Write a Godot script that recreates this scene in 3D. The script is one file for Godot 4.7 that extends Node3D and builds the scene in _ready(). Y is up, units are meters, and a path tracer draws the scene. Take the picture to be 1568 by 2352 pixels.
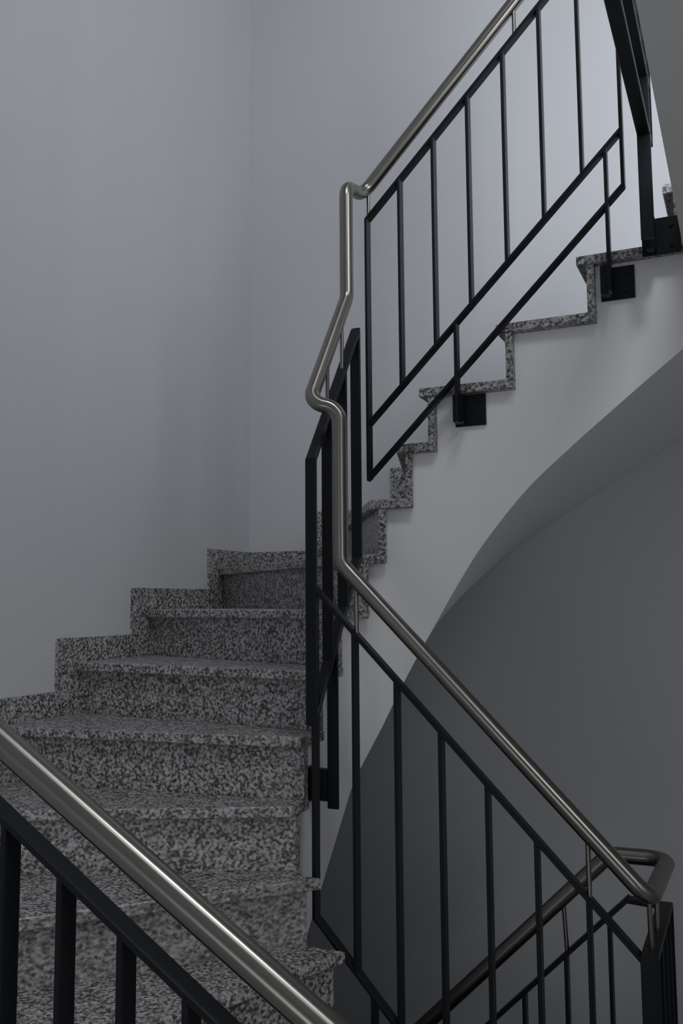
extends Node3D
# A winding stair with granite treads, black steel railing panels and a brushed steel handrail.
# Plan coordinates: the camera stands at x = 0, z = 0; heights are given from the eye and lifted by EYE so that the hall floor is y = 0.

const EYE := 1.583
const R := 0.1736        # riser
const T0 := 0.1528       # height of tread 0 above the eye
const XL := -2.116       # face of the left wall
const ZB := -3.658       # face of the back wall
const ZO := -1.035         # outer edge of the lower flight
const SLAB := 0.03       # thickness of a granite tread
const K0 := -9
const K1 := 6

var used := {}
var M := {}

# nose line of every tread: inner end, outer end
var nose_in := {}
var nose_out := {}

func P(x: float, y: float, z: float) -> Vector3:
	return Vector3(x, y + EYE, z)

func tread_y(k: int) -> float:
	return T0 + k * R

func numbered(called: String) -> String:
	if not used.has(called):
		used[called] = 0
		return called
	used[called] += 1
	return "%s_%03d" % [called, used[called]]

func tag(o: Node3D, label: String, category: String, group := "", kind := "") -> void:
	if label: o.set_meta("label", label)
	if category: o.set_meta("category", category)
	if group: o.set_meta("group", group)
	if kind: o.set_meta("kind", kind)

func thing(called: String, label: String, category: String, at: Vector3, group := "") -> Node3D:
	var o := Node3D.new()
	o.name = numbered(called)
	add_child(o, true)
	o.position = at
	tag(o, label, category, group)
	return o

func obj(called: String, st: SurfaceTool, mat: Material, parent: Node3D, smooth := false) -> MeshInstance3D:
	if not smooth:
		st.generate_normals()
	var mi := MeshInstance3D.new()
	mi.mesh = st.commit()
	mi.material_override = mat
	mi.name = called if parent != self else numbered(called)
	parent.add_child(mi, true)
	# vertices are in scene coordinates: bring them back under the parent's base
	var back := Vector3.ZERO
	var p: Node = parent
	while p is Node3D and p != self:
		back -= (p as Node3D).position
		p = p.get_parent()
	mi.position = back
	return mi

func begin() -> SurfaceTool:
	var st := SurfaceTool.new()
	st.begin(Mesh.PRIMITIVE_TRIANGLES)
	st.set_smooth_group(-1)
	return st

func tri(st: SurfaceTool, a: Vector3, b: Vector3, c: Vector3) -> void:
	st.add_vertex(a); st.add_vertex(b); st.add_vertex(c)

func quad(st: SurfaceTool, a: Vector3, b: Vector3, c: Vector3, d: Vector3) -> void:
	tri(st, a, b, c); tri(st, a, c, d)

func add_box(st: SurfaceTool, lo: Vector3, hi: Vector3) -> void:
	var a := Vector3(lo.x, lo.y, lo.z); var b := Vector3(hi.x, lo.y, lo.z)
	var c := Vector3(hi.x, lo.y, hi.z); var d := Vector3(lo.x, lo.y, hi.z)
	var u := Vector3(0, hi.y - lo.y, 0)
	quad(st, a, b, c, d); quad(st, d + u, c + u, b + u, a + u)
	quad(st, a, a + u, b + u, b); quad(st, b, b + u, c + u, c)
	quad(st, c, c + u, d + u, d); quad(st, d, d + u, a + u, a)

# a chamfered flat bar from a to b; n is the direction of its width w, e the direction of its thickness t (e may be oblique: vertical end cuts)
func add_bar(st: SurfaceTool, a: Vector3, b: Vector3, n: Vector3, w: float, e: Vector3, t: float) -> void:
	var c: float = minf(w, t) * 0.16
	var sec := [Vector2(-w / 2 + c, -t / 2), Vector2(w / 2 - c, -t / 2), Vector2(w / 2, -t / 2 + c), Vector2(w / 2, t / 2 - c),
		Vector2(w / 2 - c, t / 2), Vector2(-w / 2 + c, t / 2), Vector2(-w / 2, t / 2 - c), Vector2(-w / 2, -t / 2 + c)]
	var flip: bool = n.cross(e).dot(b - a) > 0.0
	for i in 8:
		var p: Vector2 = sec[i]
		var q: Vector2 = sec[(i + 1) % 8]
		var po: Vector3 = n * p.x + e * p.y
		var qo: Vector3 = n * q.x + e * q.y
		if flip: quad(st, a + po, b + po, b + qo, a + qo)
		else: quad(st, a + qo, b + qo, b + po, a + po)
	for i in range(1, 7):
		var p0: Vector3 = n * sec[0].x + e * sec[0].y
		var p1: Vector3 = n * sec[i].x + e * sec[i].y
		var p2: Vector3 = n * sec[i + 1].x + e * sec[i + 1].y
		if flip:
			tri(st, a + p0, a + p1, a + p2); tri(st, b + p0, b + p2, b + p1)
		else:
			tri(st, a + p0, a + p2, a + p1); tri(st, b + p0, b + p1, b + p2)

# points with rounded corners: radius r at every inner vertex
func rounded(pts: Array, r: Array) -> PackedVector3Array:
	var out := PackedVector3Array()
	out.append(pts[0])
	for i in range(1, pts.size() - 1):
		var p: Vector3 = pts[i]
		var da: Vector3 = pts[i - 1] - p
		var db: Vector3 = pts[i + 1] - p
		var u := da.normalized(); var v := db.normalized()
		var ang: float = PI - u.angle_to(v)
		var d: float = minf(float(r[i]) * tan(ang / 2), minf(da.length(), db.length()) * 0.49)
		var A := p + u * d; var B := p + v * d
		var w: float = cos(ang / 2)
		var steps: int = maxi(3, int(ceil(ang / 0.09)))
		for s in steps + 1:
			var t: float = float(s) / steps
			var b0 := (1 - t) * (1 - t); var b1 := 2 * t * (1 - t) * w; var b2 := t * t
			out.append((A * b0 + p * b1 + B * b2) / (b0 + b1 + b2))
	out.append(pts[-1])
	return out

func add_tube(st: SurfaceTool, path: PackedVector3Array, rad: float, seg := 28) -> void:
	var n := path.size()
	var dirs: Array[Vector3] = []
	for i in n:
		var a := path[maxi(i - 1, 0)]; var b := path[mini(i + 1, n - 1)]
		var t1: Vector3 = (path[i] - a).normalized() if i > 0 else Vector3.ZERO
		var t2: Vector3 = (b - path[i]).normalized() if i < n - 1 else Vector3.ZERO
		dirs.append((t1 + t2).normalized())
	var side := dirs[0].cross(Vector3.UP)
	if side.length() < 0.05: side = dirs[0].cross(Vector3.RIGHT)
	side = side.normalized()
	var rings: Array = []
	var run := PackedFloat32Array([0.0])
	for i in range(1, n): run.append(run[i - 1] + path[i].distance_to(path[i - 1]))
	for i in n:
		side = (side - dirs[i] * side.dot(dirs[i])).normalized()
		var up := dirs[i].cross(side).normalized()
		var ring: Array[Vector3] = []
		for k in seg:
			var a: float = TAU * k / seg
			ring.append(side * cos(a) + up * sin(a))
		rings.append(ring)
	for i in n - 1:
		for k in seg:
			var k2: int = (k + 1) % seg
			var vs := [[i, k], [i + 1, k2], [i, k2], [i, k], [i + 1, k], [i + 1, k2]]
			for v in vs:
				var nn: Vector3 = rings[v[0]][v[1]]
				st.set_uv(Vector2(run[v[0]], float(k + 1 if v[1] == k2 else k) / seg))
				st.set_normal(nn)
				st.add_vertex(path[v[0]] + nn * rad)
	for e in [0, n - 1]:
		var nrm: Vector3 = dirs[e] * (-1.0 if e == 0 else 1.0)
		for k in range(1, seg - 1):
			for q in ([0, k, k + 1] if e == 0 else [0, k + 1, k]):
				st.set_normal(nrm)
				st.set_uv(Vector2(rings[e][q].x, rings[e][q].y))
				st.add_vertex(path[e] + rings[e][q] * rad)

func begin_smooth() -> SurfaceTool:
	var st := SurfaceTool.new()
	st.begin(Mesh.PRIMITIVE_TRIANGLES)
	return st

# a plan polygon (x, z) pulled up from y0 to y1, its upper and lower edges chamfered by c
func add_prism(st: SurfaceTool, poly: PackedVector2Array, y0: float, y1: float, c: float) -> void:
	if Geometry2D.is_polygon_clockwise(poly): poly.reverse()
	var n := poly.size()
	var inner := PackedVector2Array()
	for i in n:
		var e1 := (poly[i] - poly[(i + n - 1) % n]).normalized()
		var e2 := (poly[(i + 1) % n] - poly[i]).normalized()
		var n1 := Vector2(-e1.y, e1.x); var n2 := Vector2(-e2.y, e2.x)
		var m := (n1 + n2).normalized()
		inner.append(poly[i] + m * minf(c / maxf(m.dot(n1), 0.3), c * 2.0))
	var idx := Geometry2D.triangulate_polygon(inner)
	for i in range(0, idx.size(), 3):
		var a := inner[idx[i]]; var b := inner[idx[i + 1]]; var d := inner[idx[i + 2]]
		if (b - a).cross(d - a) < 0:
			var tmp := b; b = d; d = tmp
		tri(st, P(a.x, y1, a.y), P(b.x, y1, b.y), P(d.x, y1, d.y))
		tri(st, P(a.x, y0, a.y), P(d.x, y0, d.y), P(b.x, y0, b.y))
	for i in n:
		var j: int = (i + 1) % n
		var a := poly[i]; var b := poly[j]; var ai := inner[i]; var bi := inner[j]
		quad(st, P(ai.x, y1, ai.y), P(a.x, y1 - c, a.y), P(b.x, y1 - c, b.y), P(bi.x, y1, bi.y))
		quad(st, P(a.x, y1 - c, a.y), P(a.x, y0 + c, a.y), P(b.x, y0 + c, b.y), P(b.x, y1 - c, b.y))
		quad(st, P(a.x, y0 + c, a.y), P(ai.x, y0, ai.y), P(bi.x, y0, bi.y), P(b.x, y0 + c, b.y))

# ---------------------------------------------------------------- materials

func granite(img: Image, bump: Image) -> StandardMaterial3D:
	var m := StandardMaterial3D.new()
	m.resource_name = "granite"
	m.albedo_texture = ImageTexture.create_from_image(img)
	m.roughness = 0.42
	m.uv1_triplanar = true
	m.uv1_world_triplanar = true
	m.uv1_triplanar_sharpness = 8.0
	m.uv1_scale = Vector3.ONE / 0.84
	return m

func granite_image() -> Image:
	var size := 768
	var cell := FastNoiseLite.new()
	cell.seed = 11; cell.noise_type = FastNoiseLite.TYPE_CELLULAR; cell.frequency = 0.15
	cell.cellular_return_type = FastNoiseLite.RETURN_CELL_VALUE; cell.fractal_type = FastNoiseLite.FRACTAL_NONE
	cell.domain_warp_enabled = true; cell.domain_warp_amplitude = 5.0; cell.domain_warp_frequency = 0.09
	var fine := FastNoiseLite.new()
	fine.seed = 5; fine.noise_type = FastNoiseLite.TYPE_SIMPLEX_SMOOTH; fine.frequency = 0.085; fine.fractal_octaves = 2
	var patch := FastNoiseLite.new()
	patch.seed = 23; patch.noise_type = FastNoiseLite.TYPE_SIMPLEX_SMOOTH; patch.frequency = 0.02; patch.fractal_octaves = 2
	var a := cell.get_seamless_image(size, size)
	var b := fine.get_seamless_image(size, size)
	var c := patch.get_seamless_image(size, size)
	a.convert(Image.FORMAT_L8); b.convert(Image.FORMAT_L8); c.convert(Image.FORMAT_L8)
	var da := a.get_data(); var db := b.get_data(); var dc := c.get_data()
	var out := PackedByteArray(); out.resize(size * size * 3)
	var ramp := PackedFloat32Array([0.0, 58, 0.28, 84, 0.42, 122, 0.56, 152, 0.75, 176, 1.0, 196])
	for i in size * size:
		var v: float = 0.34 * da[i] / 255.0 + 0.50 * db[i] / 255.0 + 0.16 * dc[i] / 255.0
		v = clampf((v - 0.5) * 1.75 + 0.5, 0.0, 1.0)
		var s := 196.0
		for q in range(0, 10, 2):
			if v < ramp[q + 2]:
				s = lerpf(ramp[q + 1], ramp[q + 3], (v - ramp[q]) / (ramp[q + 2] - ramp[q]))
				break
		out[i * 3] = int(s); out[i * 3 + 1] = int(s * 0.99); out[i * 3 + 2] = int(s * 0.987)
	return Image.create_from_data(size, size, false, Image.FORMAT_RGB8, out)

func plaster(color: Color, seed_: int) -> StandardMaterial3D:
	var m := StandardMaterial3D.new()
	m.resource_name = "plaster"
	m.albedo_color = color
	m.roughness = 0.85
	m.metallic_specular = 0.3
	var n := FastNoiseLite.new()
	n.seed = seed_; n.frequency = 0.03; n.fractal_octaves = 4
	var t := NoiseTexture2D.new()
	t.width = 512; t.height = 512; t.seamless = true; t.noise = n
	m.heightmap_enabled = true
	m.heightmap_texture = t
	m.heightmap_scale = 0.04
	m.uv1_triplanar = true
	m.uv1_world_triplanar = true
	m.uv1_scale = Vector3.ONE / 0.9
	return m

func make_materials() -> void:
	M.granite = granite(granite_image(), null)
	M.wall = plaster(Color(0.785, 0.79, 0.80), 3)
	M.body = plaster(Color(0.93, 0.93, 0.935), 9)
	M.ceiling = plaster(Color(0.90, 0.90, 0.90), 4)
	var f := StandardMaterial3D.new()
	f.resource_name = "floor_stone"; f.albedo_color = Color(0.62, 0.62, 0.615); f.roughness = 0.5
	M.floor = f
	var s := StandardMaterial3D.new()
	s.resource_name = "brushed_steel"
	s.albedo_color = Color(0.545, 0.532, 0.51); s.metallic = 1.0; s.roughness = 0.27
	s.anisotropy_enabled = true; s.anisotropy = 0.8
	M.steel = s
	var b := StandardMaterial3D.new()
	b.resource_name = "black_paint"
	b.albedo_color = Color(0.068, 0.08, 0.095); b.roughness = 0.40; b.metallic_specular = 0.34
	M.black = b
	var g := StandardMaterial3D.new()
	g.resource_name = "lamp_glow"
	g.albedo_color = Color(0.9, 0.9, 0.9); g.emission_enabled = true; g.emission = Color(0.93, 0.96, 1.0); g.emission_energy_multiplier = 2.0
	M.glow = g

# ---------------------------------------------------------------- stair plan

func init_plan() -> void:
	var near := -2.205
	var far := -2.665
	var t := {
		-9: [-0.24, near, -0.24, ZO], -8: [-0.49, near, -0.50, ZO], -7: [-0.74, near, -0.95, ZO], -6: [-0.99, near, -1.47, ZO],
		-5: [-1.057, near, XL, -1.06], -4: [-1.146, -2.21, XL, -1.73], -3: [-1.146, -2.265, XL, -2.14], -2: [-1.146, -2.365, XL, -2.465],
		-1: [-1.146, -2.50, XL, -2.863], 0: [-1.146, -2.635, XL, -3.386], 1: [-1.10, far, -1.675, ZB], 2: [-1.005, far, -1.32, ZB],
		3: [-0.927, far, -0.95, ZB], 4: [-0.675, far, -0.675, ZB], 5: [-0.427, far, -0.427, ZB], 6: [-0.177, far, -0.177, ZB], 7: [0.16, far, 0.16, ZB],
	}
	for k in t:
		nose_in[k] = Vector2(t[k][0], t[k][1])
		nose_out[k] = Vector2(t[k][2], t[k][3])

# unit vector across a nose line, pointing up the stair
func across(k: int) -> Vector2:
	var d: Vector2 = (nose_out[k] - nose_in[k]).normalized()
	var n := Vector2(-d.y, d.x)
	var nxt: Vector2 = nose_out[mini(k + 1, K1 + 1)] + nose_in[mini(k + 1, K1 + 1)] - nose_out[k] - nose_in[k]
	if k == K1 + 1: nxt = Vector2(1, 0)
	return n if n.dot(nxt) > 0 else -n

# the loop round the stairwell and the outer edge, both as paths that go up the stair
func well_path(off: float) -> PackedVector2Array:
	return PackedVector2Array([Vector2(0.6, -2.205 + off), Vector2(-1.146 - off, -2.205 + off), Vector2(-1.146 - off, -2.665 - off), Vector2(0.6, -2.665 - off)])

func outer_path() -> PackedVector2Array:
	return PackedVector2Array([Vector2(0.6, ZO), Vector2(XL + 0.002, ZO), Vector2(XL + 0.002, ZB + 0.002), Vector2(0.6, ZB + 0.002)])

# where a line (p, d) meets a path: returns section + fraction, the crossing nearest to p
func meet(path: PackedVector2Array, p: Vector2, d: Vector2) -> float:
	var best := 1e9; var where := 0.0
	for i in path.size() - 1:
		var a := path[i]; var e := path[i + 1] - a
		var den := d.cross(e)
		if absf(den) < 1e-6: continue
		var t := (p - a).cross(d) / (e.cross(d))
		if t < -0.02 or t > 1.02: continue
		var q := a + e * t
		var dist := q.distance_to(p)
		if dist < best:
			best = dist; where = i + clampf(t, 0.0, 0.9999)
	return where

func on_path(path: PackedVector2Array, s: float) -> Vector2:
	var i: int = clampi(int(floor(s)), 0, path.size() - 2)
	return path[i].lerp(path[i + 1], s - i)

# path points from s0 to s1 with the corners between them
func along(path: PackedVector2Array, s0: float, s1: float) -> PackedVector2Array:
	var out := PackedVector2Array([on_path(path, s0)])
	for i in range(1, path.size() - 1):
		if i > s0 + 0.0005 and i < s1 - 0.0005: out.append(path[i])
	out.append(on_path(path, s1))
	return out

# the nose line of tread k moved up the stair by d: where it meets the well loop and the outer edge
func line_at(k: int, d: float, off: float) -> Array:
	var n := across(k)
	var a: Vector2 = nose_in[k] + n * d
	var b: Vector2 = nose_out[k] + n * d
	return [meet(well_path(off), a, b - a), meet(outer_path(), b, b - a)]

func table(t: Array, v: float) -> float:
	for i in t.size() - 1:
		if v <= t[i + 1][0]:
			var f: float = (v - t[i][0]) / (t[i + 1][0] - t[i][0])
			if i == 0 or i + 2 >= t.size() or f < 0.0:
				return lerpf(t[i][1], t[i + 1][1], clampf(f, -2.0, 1.0))
			return cubic_interpolate_in_time(t[i][1], t[i + 1][1], t[i - 1][1], t[i + 2][1], f, t[i + 1][0] - t[i][0], t[i - 1][0] - t[i][0], t[i + 2][0] - t[i][0])
	return t[-1][1]

# height of the soffit's inner edge along the loop (section + fraction)
func soffit_in(s: float) -> float:
	if s < 1.0:
		var x: float = lerpf(0.6, -1.171, s)
		return table([[-1.171, -1.125], [-1.0, -1.28], [-0.74, -1.46], [-0.24, -1.84], [0.6, -1.86]], x)
	if s < 2.0:
		return lerpf(-1.125, -0.565, s - 1.0)
	var x2: float = lerpf(-1.171, 0.6, s - 2.0)
	return table([[-1.171, -0.565], [-1.077, -0.40], [-0.99, -0.237], [-0.89, -0.068], [-0.815, 0.055], [-0.757, 0.143], [-0.695, 0.223], [-0.606, 0.325], [-0.474, 0.444], [-0.346, 0.549], [-0.141, 0.712], [0.0, 0.82], [0.6, 0.85]], x2)

func soffit_out(k: float) -> float:
	return table([[-9, -1.86], [-8, -1.78], [-7, -1.66], [-6, -1.54], [-5, -1.38], [-4, -1.20], [-3, -1.04], [-2, -0.89], [-1, -0.74], [0, -0.57], [1, -0.37], [2, -0.05], [3, 0.196], [4, 0.367], [5, 0.52], [6, 0.675], [7, 0.85]], k)

func build_staircase() -> void:
	var root := thing("staircase", "winding white staircase with speckled grey granite treads and risers", "staircase", P(-1.3, -EYE, -2.0))
	# the white body: stringer faces, soffit and top
	var st := begin()
	var soff := begin_smooth()
	var wp := well_path(-0.0)
	var stations: Array = []
	for k in range(K0, K1 + 1):
		var a := line_at(k, 0.05, 0.03)
		var b := line_at(k + 1, 0.05, 0.03) if k < K1 else [meet(well_path(0.03), Vector2(0.3, -2.69), Vector2(0, 1)), meet(outer_path(), Vector2(0.3, ZB), Vector2(0, 1))]
		var n := 12
		var fr: Array = []
		for i in n + 1: fr.append(float(i) / n)
		# put a station on each corner of the loop and of the outer edge
		for c in [1.0, 2.0]:
			if c > a[0] and c < b[0]: fr.append((c - a[0]) / (b[0] - a[0]))
			if c > a[1] and c < b[1]: fr.append((c - a[1]) / (b[1] - a[1]))
		fr.sort()
		for f in fr:
			stations.append([k, lerpf(a[0], b[0], f), lerpf(a[1], b[1], f), k + f])
	var path := well_path(0.03); var outp := outer_path()
	var up := Vector3(0, 1, 0)
	for i in stations.size() - 1:
		var A: Array = stations[i]; var B: Array = stations[i + 1]
		var ia := on_path(path, A[1]); var ib := on_path(path, B[1])
		var oa := on_path(outp, A[2]); var ob := on_path(outp, B[2])
		var sia := soffit_in(A[1]); var sib := soffit_in(B[1])
		var soa := soffit_out(A[3]); var sob := soffit_out(B[3])
		var ta: float = tread_y(A[0]) - SLAB; var tb: float = tread_y(B[0]) - SLAB
		if A[0] != B[0]:
			quad(st, P(ia.x, ta, ia.y), P(oa.x, ta, oa.y), P(oa.x, tb, oa.y), P(ia.x, tb, ia.y))
			continue
		if ia.distance_to(ib) > 1e-5:
			quad(st, P(ia.x, sia, ia.y), P(ia.x, ta, ia.y), P(ib.x, tb, ib.y), P(ib.x, sib, ib.y))
		if oa.distance_to(ob) > 1e-5:
			quad(st, P(oa.x, soa, oa.y), P(ob.x, sob, ob.y), P(ob.x, tb, ob.y), P(oa.x, ta, oa.y))
		tri(st, P(ia.x, ta, ia.y), P(oa.x, ta, oa.y), P(ob.x, tb, ob.y))
		tri(st, P(ia.x, ta, ia.y), P(ob.x, tb, ob.y), P(ib.x, tb, ib.y))
		# soffit in strips across
		var m := 6
		for j in m:
			var u0: float = float(j) / m; var u1: float = float(j + 1) / m
			var p0 := P(ia.x, sia, ia.y).lerp(P(oa.x, soa, oa.y), u0); var p1 := P(ia.x, sia, ia.y).lerp(P(oa.x, soa, oa.y), u1)
			var q0 := P(ib.x, sib, ib.y).lerp(P(ob.x, sob, ob.y), u0); var q1 := P(ib.x, sib, ib.y).lerp(P(ob.x, sob, ob.y), u1)
			for v in [p0, q0, q1, p0, q1, p1]: soff.add_vertex(v)
	# end caps
	for e in [stations[0], stations[-1]]:
		var ia := on_path(path, e[1]); var oa := on_path(outp, e[2])
		quad(st, P(ia.x, soffit_in(e[1]), ia.y), P(oa.x, soffit_out(e[3]), oa.y), P(oa.x, tread_y(e[0]) - SLAB, oa.y), P(ia.x, tread_y(e[0]) - SLAB, ia.y))
	obj("stair_body", st, M.body, root)
	soff.index(); soff.generate_normals()
	obj("soffit", soff, M.body, root, true)
	# granite: one tread and one riser to each step
	for k in range(K0, K1 + 1):
		var y := tread_y(k)
		var a := line_at(k, 0.0, 0.0)
		var b := line_at(k + 1, 0.05, 0.0)
		if k == K1: b = [meet(well_path(0.0), Vector2(0.16, -2.665), Vector2(0, 1)), meet(outer_path(), Vector2(0.16, ZB), Vector2(0, 1))]
		var poly := along(well_path(0.0), a[0], b[0])
		var out := along(outer_path(), a[1], b[1]); out.reverse()
		poly.append_array(out)
		var t := begin()
		add_prism(t, poly, y - SLAB, y, 0.0035)
		obj("tread", t, M.granite, root)
		var r0 := line_at(k, 0.028, 0.003); var r1 := line_at(k, 0.05, 0.003)
		var rp := PackedVector2Array([on_path(well_path(0.003), r0[0])])
		for c in [1, 2]:
			if c > r0[0] and c < r1[0]: rp.append(well_path(0.003)[c])
		rp.append(on_path(well_path(0.003), r1[0]))
		rp.append(on_path(outer_path(), r1[1])); rp.append(on_path(outer_path(), r0[1]))
		var rs := begin()
		add_prism(rs, rp, y - R, y - SLAB, 0.001)
		obj("riser", rs, M.granite, root)

# stepped granite skirting on the two walls, one piece to each step
func build_skirting() -> void:
	var th := 0.012
	var left := Node3D.new(); left.name = "baseboard_left"; add_child(left, true); tag(left, "stepped granite skirting along the left wall", "", "", "structure")
	for k in range(-4, 1):
		var z0: float = nose_out[k].y + 0.085
		var z1: float = nose_out[k + 1].y + 0.085 if k < 0 else ZB
		var y0: float = tread_y(k - 1) - 0.01
		var st := begin()
		add_bevel_box(st, P(XL - 0.004, y0, z1 + 0.0012), P(XL + th, tread_y(k) + 0.082, z0))
		obj("stone_panel", st, M.granite, left)
	var back := Node3D.new(); back.name = "baseboard_back"; add_child(back, true); tag(back, "stepped granite skirting along the back wall", "", "", "structure")
	var xs := [XL + th, nose_out[1].x - 0.085, nose_out[2].x - 0.085, nose_out[3].x - 0.085, nose_out[4].x - 0.085, nose_out[5].x - 0.085, nose_out[6].x - 0.085, 2.0]
	for k in range(0, 7):
		var st := begin()
		add_bevel_box(st, P(xs[k] + 0.0012, tread_y(k - 1) - 0.01, ZB - 0.004), P(xs[k + 1], tread_y(k) + 0.082, ZB + th))
		obj("stone_panel", st, M.granite, back)

func add_bevel_box(st: SurfaceTool, lo: Vector3, hi: Vector3) -> void:
	add_prism(st, PackedVector2Array([Vector2(lo.x, lo.z), Vector2(hi.x, lo.z), Vector2(hi.x, hi.z), Vector2(lo.x, hi.z)]), lo.y - EYE, hi.y - EYE, 0.0015)

# ---------------------------------------------------------------- railing panels

const BW := 0.033   # width of the flat bars
const BT := 0.010

# a panel in the vertical plane through a, running along the level unit vector d; heights at u: y + slope * u
class RailPlane:
	var a: Vector3
	var d: Vector3
	var slope: float
	var n: Vector3
	func at(u: float, y: float) -> Vector3:
		return a + d * u + Vector3(0, y + slope * u, 0)

func make_panel(x: float, z: float, dir: Vector3, slope: float) -> RailPlane:
	var p := RailPlane.new()
	p.a = Vector3(x, EYE, z); p.d = dir; p.slope = slope; p.n = dir.cross(Vector3.UP).normalized()
	return p

func rail_bar(p: RailPlane, u0: float, u1: float, y: float, called: String, root: Node3D, w := BW) -> void:
	var st := begin()
	var t: float = 0.012 * sqrt(1.0 + p.slope * p.slope)
	var ins: float = BT / 2 - 0.0012
	add_bar(st, p.at(u0 - ins, y), p.at(u1 + ins, y), p.n, w - 0.001, Vector3.UP, t)
	obj(called, st, M.black, root)

func upright(p: RailPlane, u: float, y0: float, y1: float, called: String, root: Node3D, w := BW, t := BT) -> void:
	var st := begin()
	add_bar(st, p.at(u, y0), p.at(u, y1), p.n, w, p.d, t)
	obj(called, st, M.black, root)

# a bracket on the stringer: square plate with two bolts and the spacer that the post is welded to
func bracket(root: Node3D, centre: Vector3, face: Vector3, side: Vector3, size: float, gap: float) -> void:
	var st := begin()
	add_bar(st, centre - side * size / 2, centre + side * size / 2, Vector3.UP, size * 1.02, face, 0.010)
	add_bar(st, centre - side * (size * 0.5), centre - side * (size * 0.5 - 0.032), Vector3.UP, size * 1.0, face, 0.012)
	add_bar(st, centre - side * 0.028 + face * 0.004, centre - side * 0.028 + face * gap, Vector3.UP, size * 0.92, side, 0.03)
	var plate := obj("mounting_plate", st, M.black, root)
	for s in [1, -1]:
		var b := begin_smooth()
		var c: Vector3 = centre + side * size * 0.27 + Vector3.UP * size * 0.27 * s
		add_tube(b, PackedVector3Array([c + face * 0.004, c + face * 0.0105]), 0.006, 6)
		obj("bolt", b, M.black, plate, true)

func pin(root: Node3D, from: Vector3, to: Vector3) -> void:
	var st := begin_smooth()
	add_tube(st, PackedVector3Array([from, to]), 0.006, 14)
	obj("support_pin", st, M.steel, root, true)

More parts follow.
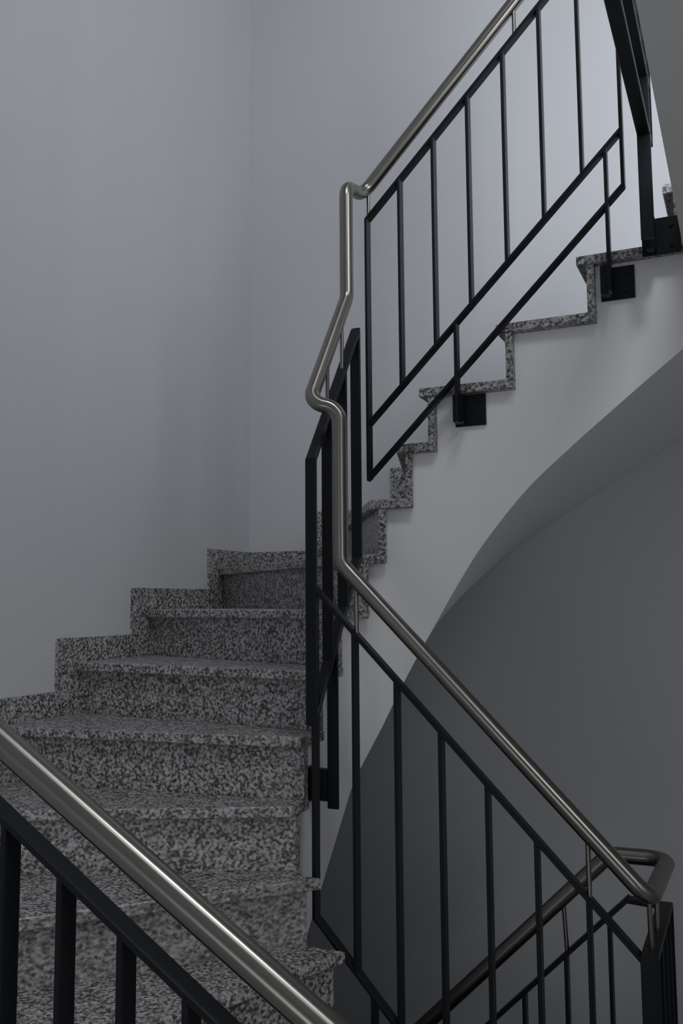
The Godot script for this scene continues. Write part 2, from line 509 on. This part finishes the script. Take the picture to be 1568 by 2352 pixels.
func build_panels() -> void:
	# the upper flight, in front of the back wall
	var q := make_panel(-1.0821, -2.629, Vector3(1, 0, 0), 0.9978)
	var root := thing("railing_panel", "black steel railing panel sloping along the upper flight, in front of the back wall", "railing panel", Vector3(-0.68, 0.45 + EYE, -2.629))
	var up := 0.1146
	rail_bar(q, 0, 7 * up + 0.0, 1.2393, "top_rail", root)
	rail_bar(q, 0, 7 * up, 0.5631, "mid_rail", root)
	rail_bar(q, 0, 7 * up, 0.3938, "bottom_rail", root)
	upright(q, 0, 0.3938 - 0.006, 1.2393, "end_post", root)
	upright(q, 7 * up, 0.3938, 1.2393, "end_post", root)
	for k in range(1, 7): upright(q, k * up, 0.5631, 1.2393, "baluster", root)
	for u in [0.293, 0.755]:
		var foot: float = (0.545 if u < 0.5 else 0.885) - q.slope * u
		upright(q, u, foot, 0.5631, "mounting_post", root)
	bracket(root, P(-0.766, 0.592, -2.690), Vector3(0, 0, 1), Vector3(1, 0, 0), 0.096, 0.05)
	bracket(root, P(-0.313, 0.929, -2.690), Vector3(0, 0, 1), Vector3(1, 0, 0), 0.096, 0.05)
	# the short panel at the turn
	q = make_panel(-1.095, -2.232, Vector3(0, 0, -1), 1.415)
	root = thing("railing_panel", "narrow steep black railing panel at the turn, left of the vertical steel tube", "railing panel", Vector3(-1.095, -0.3 + EYE, -2.4))
	rail_bar(q, 0, 0.318, 0.395, "top_rail", root)
	rail_bar(q, 0, 0.318, -0.315, "bottom_rail", root)
	upright(q, 0, -0.322, 0.395, "end_post", root)
	upright(q, 0.318, -0.315, 0.395, "end_post", root)
	for k in [1, 2]: upright(q, 0.106 * k, -0.315, 0.395, "baluster", root)
	upright(q, 0.135, -0.575 - q.slope * 0.135, -0.315, "mounting_post", root)
	bracket(root, P(-1.171, -0.512, -2.345), Vector3(1, 0, 0), Vector3(0, 0, 1), 0.096, 0.06)
	# the lower flight
	q = make_panel(-1.0903, -2.245, Vector3(1, 0, 0), -1.0355)
	root = thing("railing_panel", "large black railing panel of slim bars under the handrail falling to lower right", "railing panel", Vector3(-0.68, -1.3 + EYE, -2.245))
	var pn := 0.1185
	rail_bar(q, 0, 7 * pn, 0.0416, "top_rail", root)
	rail_bar(q, 0, 7 * pn, -0.8281, "bottom_rail", root)
	upright(q, 0, -0.8281, 0.0416, "end_post", root)
	upright(q, 7 * pn, -0.8281, 0.0416, "end_post", root)
	for k in range(1, 7): upright(q, k * pn, -0.8281, 0.0416, "baluster", root)
	for u in [0.165, 0.66]:
		upright(q, u, -1.02 - 0.2, -0.8281, "mounting_post", root)
		bracket(root, P(-1.0903 + u, -1.17 + q.slope * u, -2.179), Vector3(0, 0, -1), Vector3(1, 0, 0), 0.096, 0.05)
	# level end panel at the hall landing
	q = make_panel(-0.245, -2.215, Vector3(0, 0, -1), 0.0)
	root = thing("railing_panel", "level black railing panel seen edge-on in the lower right corner", "railing panel", Vector3(-0.245, -1.5 + EYE, -2.42))
	rail_bar(q, 0, 0.40, -0.80, "top_rail", root, 0.040)
	rail_bar(q, 0, 0.40, -1.40, "bottom_rail", root, 0.040)
	upright(q, 0, -1.40, -0.80, "end_post", root, 0.040)
	upright(q, 0.40, -1.40, -0.80, "end_post", root, 0.040)
	for k in [1, 2, 3]: upright(q, 0.1 * k, -1.40, -0.80, "baluster", root, 0.040)
	upright(q, 0.25, -1.74, -1.40, "mounting_post", root, 0.040)
	bracket(root, P(-0.196, -1.70, -2.45), Vector3(-1, 0, 0), Vector3(0, 0, 1), 0.096, 0.03)
	# the flight going down behind it
	q = make_panel(-0.343, -2.629, Vector3(-1, 0, 0), -0.993)
	root = thing("railing_panel", "black railing panel behind the others, falling leftwards at the bottom right", "railing panel", Vector3(-0.7, -1.9 + EYE, -2.629))
	var pl := 0.119
	rail_bar(q, 0, 6.4 * pl, -0.803, "top_rail", root)
	rail_bar(q, 0, 6.4 * pl, -1.48, "mid_rail", root)
	for k in 7:
		if k < 6: upright(q, 0.048 + k * pl, -1.48, -0.803, "baluster", root)
	upright(q, 6.4 * pl, -1.65, -0.803, "end_post", root)
	rail_bar(q, 0.0, 6.4 * pl, -1.65, "bottom_rail", root)
	var st := begin()
	add_bar(st, P(-0.345, -0.803, -2.629), P(-0.262, -0.808, -2.629), Vector3(0, 0, 1), BW, Vector3.UP, 0.014)
	obj("link_bar", st, M.black, root)
	# the nearest panel, on the outer edge of the lower flight
	q = make_panel(-0.967, -1.007, Vector3(1, 0, 0), -0.605)
	root = thing("railing_panel", "nearest and boldest black railing panel, in the bottom left corner below the thick handrail", "railing panel", Vector3(-0.6, -1.2 + EYE, -1.007))
	rail_bar(q, -0.35, 0.85, -0.302, "top_rail", root)
	rail_bar(q, -0.35, 0.85, -0.95, "bottom_rail", root)
	for k in range(-3, 9): upright(q, 0.1012 * k, -0.95, -0.302, "baluster" if k > -3 and k < 8 else "end_post", root)
	for u in [-0.16, 0.54]:
		upright(q, u, -1.20, -0.95, "mounting_post", root)
		bracket(root, P(-0.967 + u, -1.14 + q.slope * u, -1.029), Vector3(0, 0, 1), Vector3(1, 0, 0), 0.096, 0.02)
	# guard of the upper landing
	q = make_panel(-0.212, -2.625, Vector3(0, 0, 1), 0.0)
	root = thing("railing_panel", "black railing panel of the upper landing seen from below at the top right", "railing panel", Vector3(-0.212, 1.2 + EYE, -1.9))
	rail_bar(q, 0, 1.55, 1.30, "bottom_rail", root, 0.036)
	rail_bar(q, 0, 1.55, 1.47, "mid_rail", root, 0.036)
	rail_bar(q, 0, 1.55, 2.13, "top_rail", root, 0.036)
	upright(q, 0, 1.30, 2.13, "end_post", root, 0.036)
	upright(q, 1.55, 1.30, 2.13, "end_post", root, 0.036)
	for k in range(1, 13): upright(q, 1.55 * k / 13.0, 1.47, 2.13, "baluster", root, 0.036)
	upright(q, 0.075, 0.995, 1.47, "mounting_post", root, 0.036, 0.012)
	bracket(root, P(-0.185, 1.038, -2.657), Vector3(0, 0, 1), Vector3(1, 0, 0), 0.105, 0.045)

func build_handrails() -> void:
	var r := 0.0212
	var root := thing("handrail", "long brushed steel handrail winding round the stairwell over the black panels", "handrail", P(-1.095, 0.3, -2.4))
	var xf := func(x: float) -> float: return 1.3574 + 0.9978 * (x + 1.0821)
	var xn := func(x: float) -> float: return 0.1874 - 1.0355 * (x + 1.0903)
	var pts := [P(-0.212, 2.27, -1.1), P(-0.212, 2.27, -2.56), P(-0.235, xf.call(-0.235), -2.629), P(-1.098, xf.call(-1.098) - 0.012, -2.629), P(-1.095, 1.295, -2.487),
		P(-1.095, 0.938, -2.487), P(-1.095, 0.555, -2.222), P(-1.013, 0.535, -2.245), P(-1.013, xn.call(-1.013), -2.245),
		P(-0.243, xn.call(-0.243) + 0.008, -2.245), P(-0.232, -0.685, -2.62), P(-0.385, -0.690, -2.629), P(-1.08, -1.380, -2.629), P(-1.095, -1.43, -2.50)]
	var rad := [0, 0.06, 0.05, 0.05, 0.045, 0.06, 0.05, 0.05, 0.06, 0.05, 0.06, 0.05, 0.05, 0]
	var st := begin_smooth()
	add_tube(st, rounded(pts, rad), r, 32)
	obj("rail_tube", st, M.steel, root, true)
	pin(root, P(-1.078, 1.245, -2.629), P(-1.078, 1.350, -2.629))
	pin(root, P(-0.585, 1.737, -2.629), P(-0.585, 1.84, -2.629))
	for z in [-2.447, -2.342]:
		var u: float = -2.232 - z
		pin(root, P(-1.095, 0.40 + 1.415 * u, z), P(-1.095, 0.55 + 1.415 * u, z))
	for x in [-0.967, -0.378]:
		pin(root, P(x, 0.0416 - 1.0355 * (x + 1.0903), -2.245), P(x, xn.call(x) - 0.01, -2.245))
	pin(root, P(-0.245, -0.80, -2.262), P(-0.245, -0.69, -2.25))
	pin(root, P(-0.245, -0.80, -2.40), P(-0.243, -0.69, -2.40))
	pin(root, P(-0.508, -0.965, -2.629), P(-0.514, -0.83, -2.629))
	# the near handrail
	root = thing("handrail", "thick brushed steel handrail crossing the bottom left corner, nearest of all", "handrail", P(-0.7, -0.4, -1.007))
	st = begin_smooth()
	var y0 := func(x: float) -> float: return -0.192 - 0.591 * (x + 0.993)
	add_tube(st, PackedVector3Array([P(-1.40, y0.call(-1.40), -1.007), P(-0.7, y0.call(-0.7), -1.007), P(0.0, y0.call(0.0), -1.007)]), r, 40)
	obj("rail_tube", st, M.steel, root, true)
	for x in [-1.2, -0.18]:
		pin(root, P(x, -0.30 - 0.605 * (x + 0.967), -1.007), P(x, y0.call(x), -1.007))

# ---------------------------------------------------------------- setting

func slab(called: String, lo: Vector3, hi: Vector3, mat: Material, label := "") -> MeshInstance3D:
	var st := begin()
	add_box(st, lo, hi)
	var o := obj(called, st, mat, self)
	tag(o, label, "", "", "structure")
	return o

func build_room() -> void:
	var top := 7.0; var low := -3.4; var right := 2.0; var front := 2.2
	slab("wall_left", P(XL - 0.2, low, ZB - 0.2), P(XL, top, front + 0.2), M.wall, "plain white plaster wall on the left of the stair")
	slab("wall_back", P(XL, low, ZB - 0.2), P(right + 0.2, top, ZB), M.wall, "plain white plaster wall behind the stair")
	slab("wall_right", P(right, low, ZB), P(right + 0.2, top, front + 0.2), M.wall)
	slab("wall_front", P(XL, low, front), P(right, top, front + 0.2), M.wall)
	slab("wall_landing", P(0.5, tread_y(6), -1.33), P(right, top, -1.2), M.wall)
	slab("ceiling", P(XL - 0.2, top, ZB - 0.2), P(right + 0.2, top + 0.2, front + 0.2), M.ceiling)
	slab("floor", P(XL, -EYE - 0.28, -0.97), P(right, -EYE, front), M.floor)
	slab("floor", P(-0.19, -EYE - 0.28, ZB), P(right, -EYE, -0.97), M.floor)
	slab("floor", P(XL, low - 0.2, ZB), P(right, low, front), M.floor)
	# the upper landing: a slab right of the stairwell
	slab("ceiling", P(-0.109, 0.85, -2.64), P(right, tread_y(6) - 0.002, front), M.ceiling, "white underside of the upper landing at the top right corner")
	slab("ceiling", P(0.32, 0.85, ZB), P(right, tread_y(6) - 0.002, -2.64), M.ceiling)

func panel_light(called: String, label: String, centre: Vector3, axis: Vector3, upv: Vector3, size: Vector2, energy: float, color: Color, glow: float) -> void:
	var root := thing(called, label, "lamp", centre)
	if called.begins_with("window"):
		root.remove_meta("category")
		root.set_meta("kind", "structure")
	upv = (upv - axis * upv.dot(axis)).normalized()
	var side := upv.cross(axis).normalized()
	var st := begin()
	add_bar(st, centre - axis * 0.03, centre - axis * 0.001, side, size.x, upv, size.y)
	var g := M.glow.duplicate() as StandardMaterial3D
	g.emission = color; g.emission_energy_multiplier = glow
	obj("diffuser", st, g, root)
	var fr := begin()
	for s in [-1, 1]:
		add_bar(fr, centre + side * s * (size.x / 2 + 0.02) - axis * 0.03, centre + side * s * (size.x / 2 + 0.02) + axis * 0.01, side, 0.04, upv, size.y + 0.08)
		add_bar(fr, centre + upv * s * (size.y / 2 + 0.02) - axis * 0.03, centre + upv * s * (size.y / 2 + 0.02) + axis * 0.01, side, size.x + 0.08, upv, 0.04)
	obj("frame", fr, M.ceiling, root)
	if called == "pendant_light":
		for c in [[-1, -1], [1, -1], [1, 1], [-1, 1]]:
			var rod := begin_smooth()
			var foot: Vector3 = centre + side * c[0] * size.x * 0.4 + upv * c[1] * size.y * 0.4
			add_tube(rod, PackedVector3Array([foot - axis * 0.02, Vector3(foot.x, 7.0 + EYE, foot.z)]), 0.004, 8)
			obj("suspension_rod", rod, M.steel, root, true)
	var l := AreaLight3D.new()
	l.name = "light"
	l.area_size = size
	l.area_normalize_energy = true
	l.light_energy = energy
	l.light_color = color
	l.shadow_enabled = true
	l.area_range = 30.0
	root.add_child(l)
	l.look_at_from_position(centre + axis * 0.02, centre + axis, upv)
	l.position = axis * 0.02

func _ready() -> void:
	# camera: solved from the photograph's verticals and vanishing points
	var cam := Camera3D.new()
	cam.name = "camera"
	var yaw := 0.4224; var pitch := 0.0999; var roll := -0.007
	var fwd := Vector3(-sin(yaw) * cos(pitch), sin(pitch), -cos(yaw) * cos(pitch))
	var r0 := Vector3(cos(yaw), 0, -sin(yaw))
	var u0 := r0.cross(fwd)
	var rr := r0 * cos(roll) + u0 * sin(roll)
	var uu := -r0 * sin(roll) + u0 * cos(roll)
	cam.transform = Transform3D(Basis(rr, uu, -fwd), P(0, 0, 0))
	cam.keep_aspect = Camera3D.KEEP_HEIGHT
	cam.fov = rad_to_deg(2.0 * atan(1176.0 / 2077.5))
	cam.near = 0.05
	add_child(cam)
	cam.current = true
	var we := WorldEnvironment.new()
	we.name = "environment"
	var env := Environment.new()
	env.background_mode = Environment.BG_COLOR
	env.background_color = Color(0.55, 0.6, 0.68)
	env.tonemap_mode = Environment.TONE_MAPPER_LINEAR
	env.tonemap_exposure = 1.0
	env.sdfgi_enabled = true
	env.ssao_enabled = true
	env.ssil_enabled = true
	we.environment = env
	add_child(we)
	make_materials()
	panel_light("skylight", "square skylight high above the stairwell", P(0.5, 6.6, 1.0), Vector3(-1.7, -6.3, -3.7).normalized(), Vector3(1, 0, 0), Vector2(1.5, 1.5), 1.9, Color(0.975, 0.985, 1.0), 1.5)
	panel_light("window_1", "bright window on the upper landing facing the back wall", P(0.97, 1.95, -1.36), Vector3(0, 0, -1), Vector3.UP, Vector2(0.8, 1.2), 4.0, Color(0.955, 0.97, 1.0), 1.2)
	panel_light("pendant_light", "square white pendant lamp hanging above the stairwell", P(0.42, 3.7, -0.66), Vector3.DOWN, Vector3(0, 0, -1), Vector2(0.6, 0.6), 3.3, Color(0.975, 0.985, 1.0), 2.0)
	panel_light("window_2", "tall hall window on the right of the lower landing", P(1.96, -0.3, -0.3), Vector3(-1, 0, 0), Vector3.UP, Vector2(1.2, 1.4), 0.25, Color(0.97, 0.985, 1.0), 0.15)
	panel_light("window_3", "low wide hall window behind the viewer", P(-0.3, -0.8, 2.16), Vector3(0, 0, -1), Vector3.UP, Vector2(1.8, 1.0), 0.9, Color(0.97, 0.985, 1.0), 0.5)
	panel_light("ceiling_light", "square lamp under the upper landing", P(0.9, 0.815, -0.6), Vector3.DOWN, Vector3(0, 0, -1), Vector2(0.7, 0.7), 0.98, Color(0.985, 0.99, 1.0), 0.8)
	init_plan()
	build_room()
	build_staircase()
	build_skirting()
	build_panels()
	build_handrails()
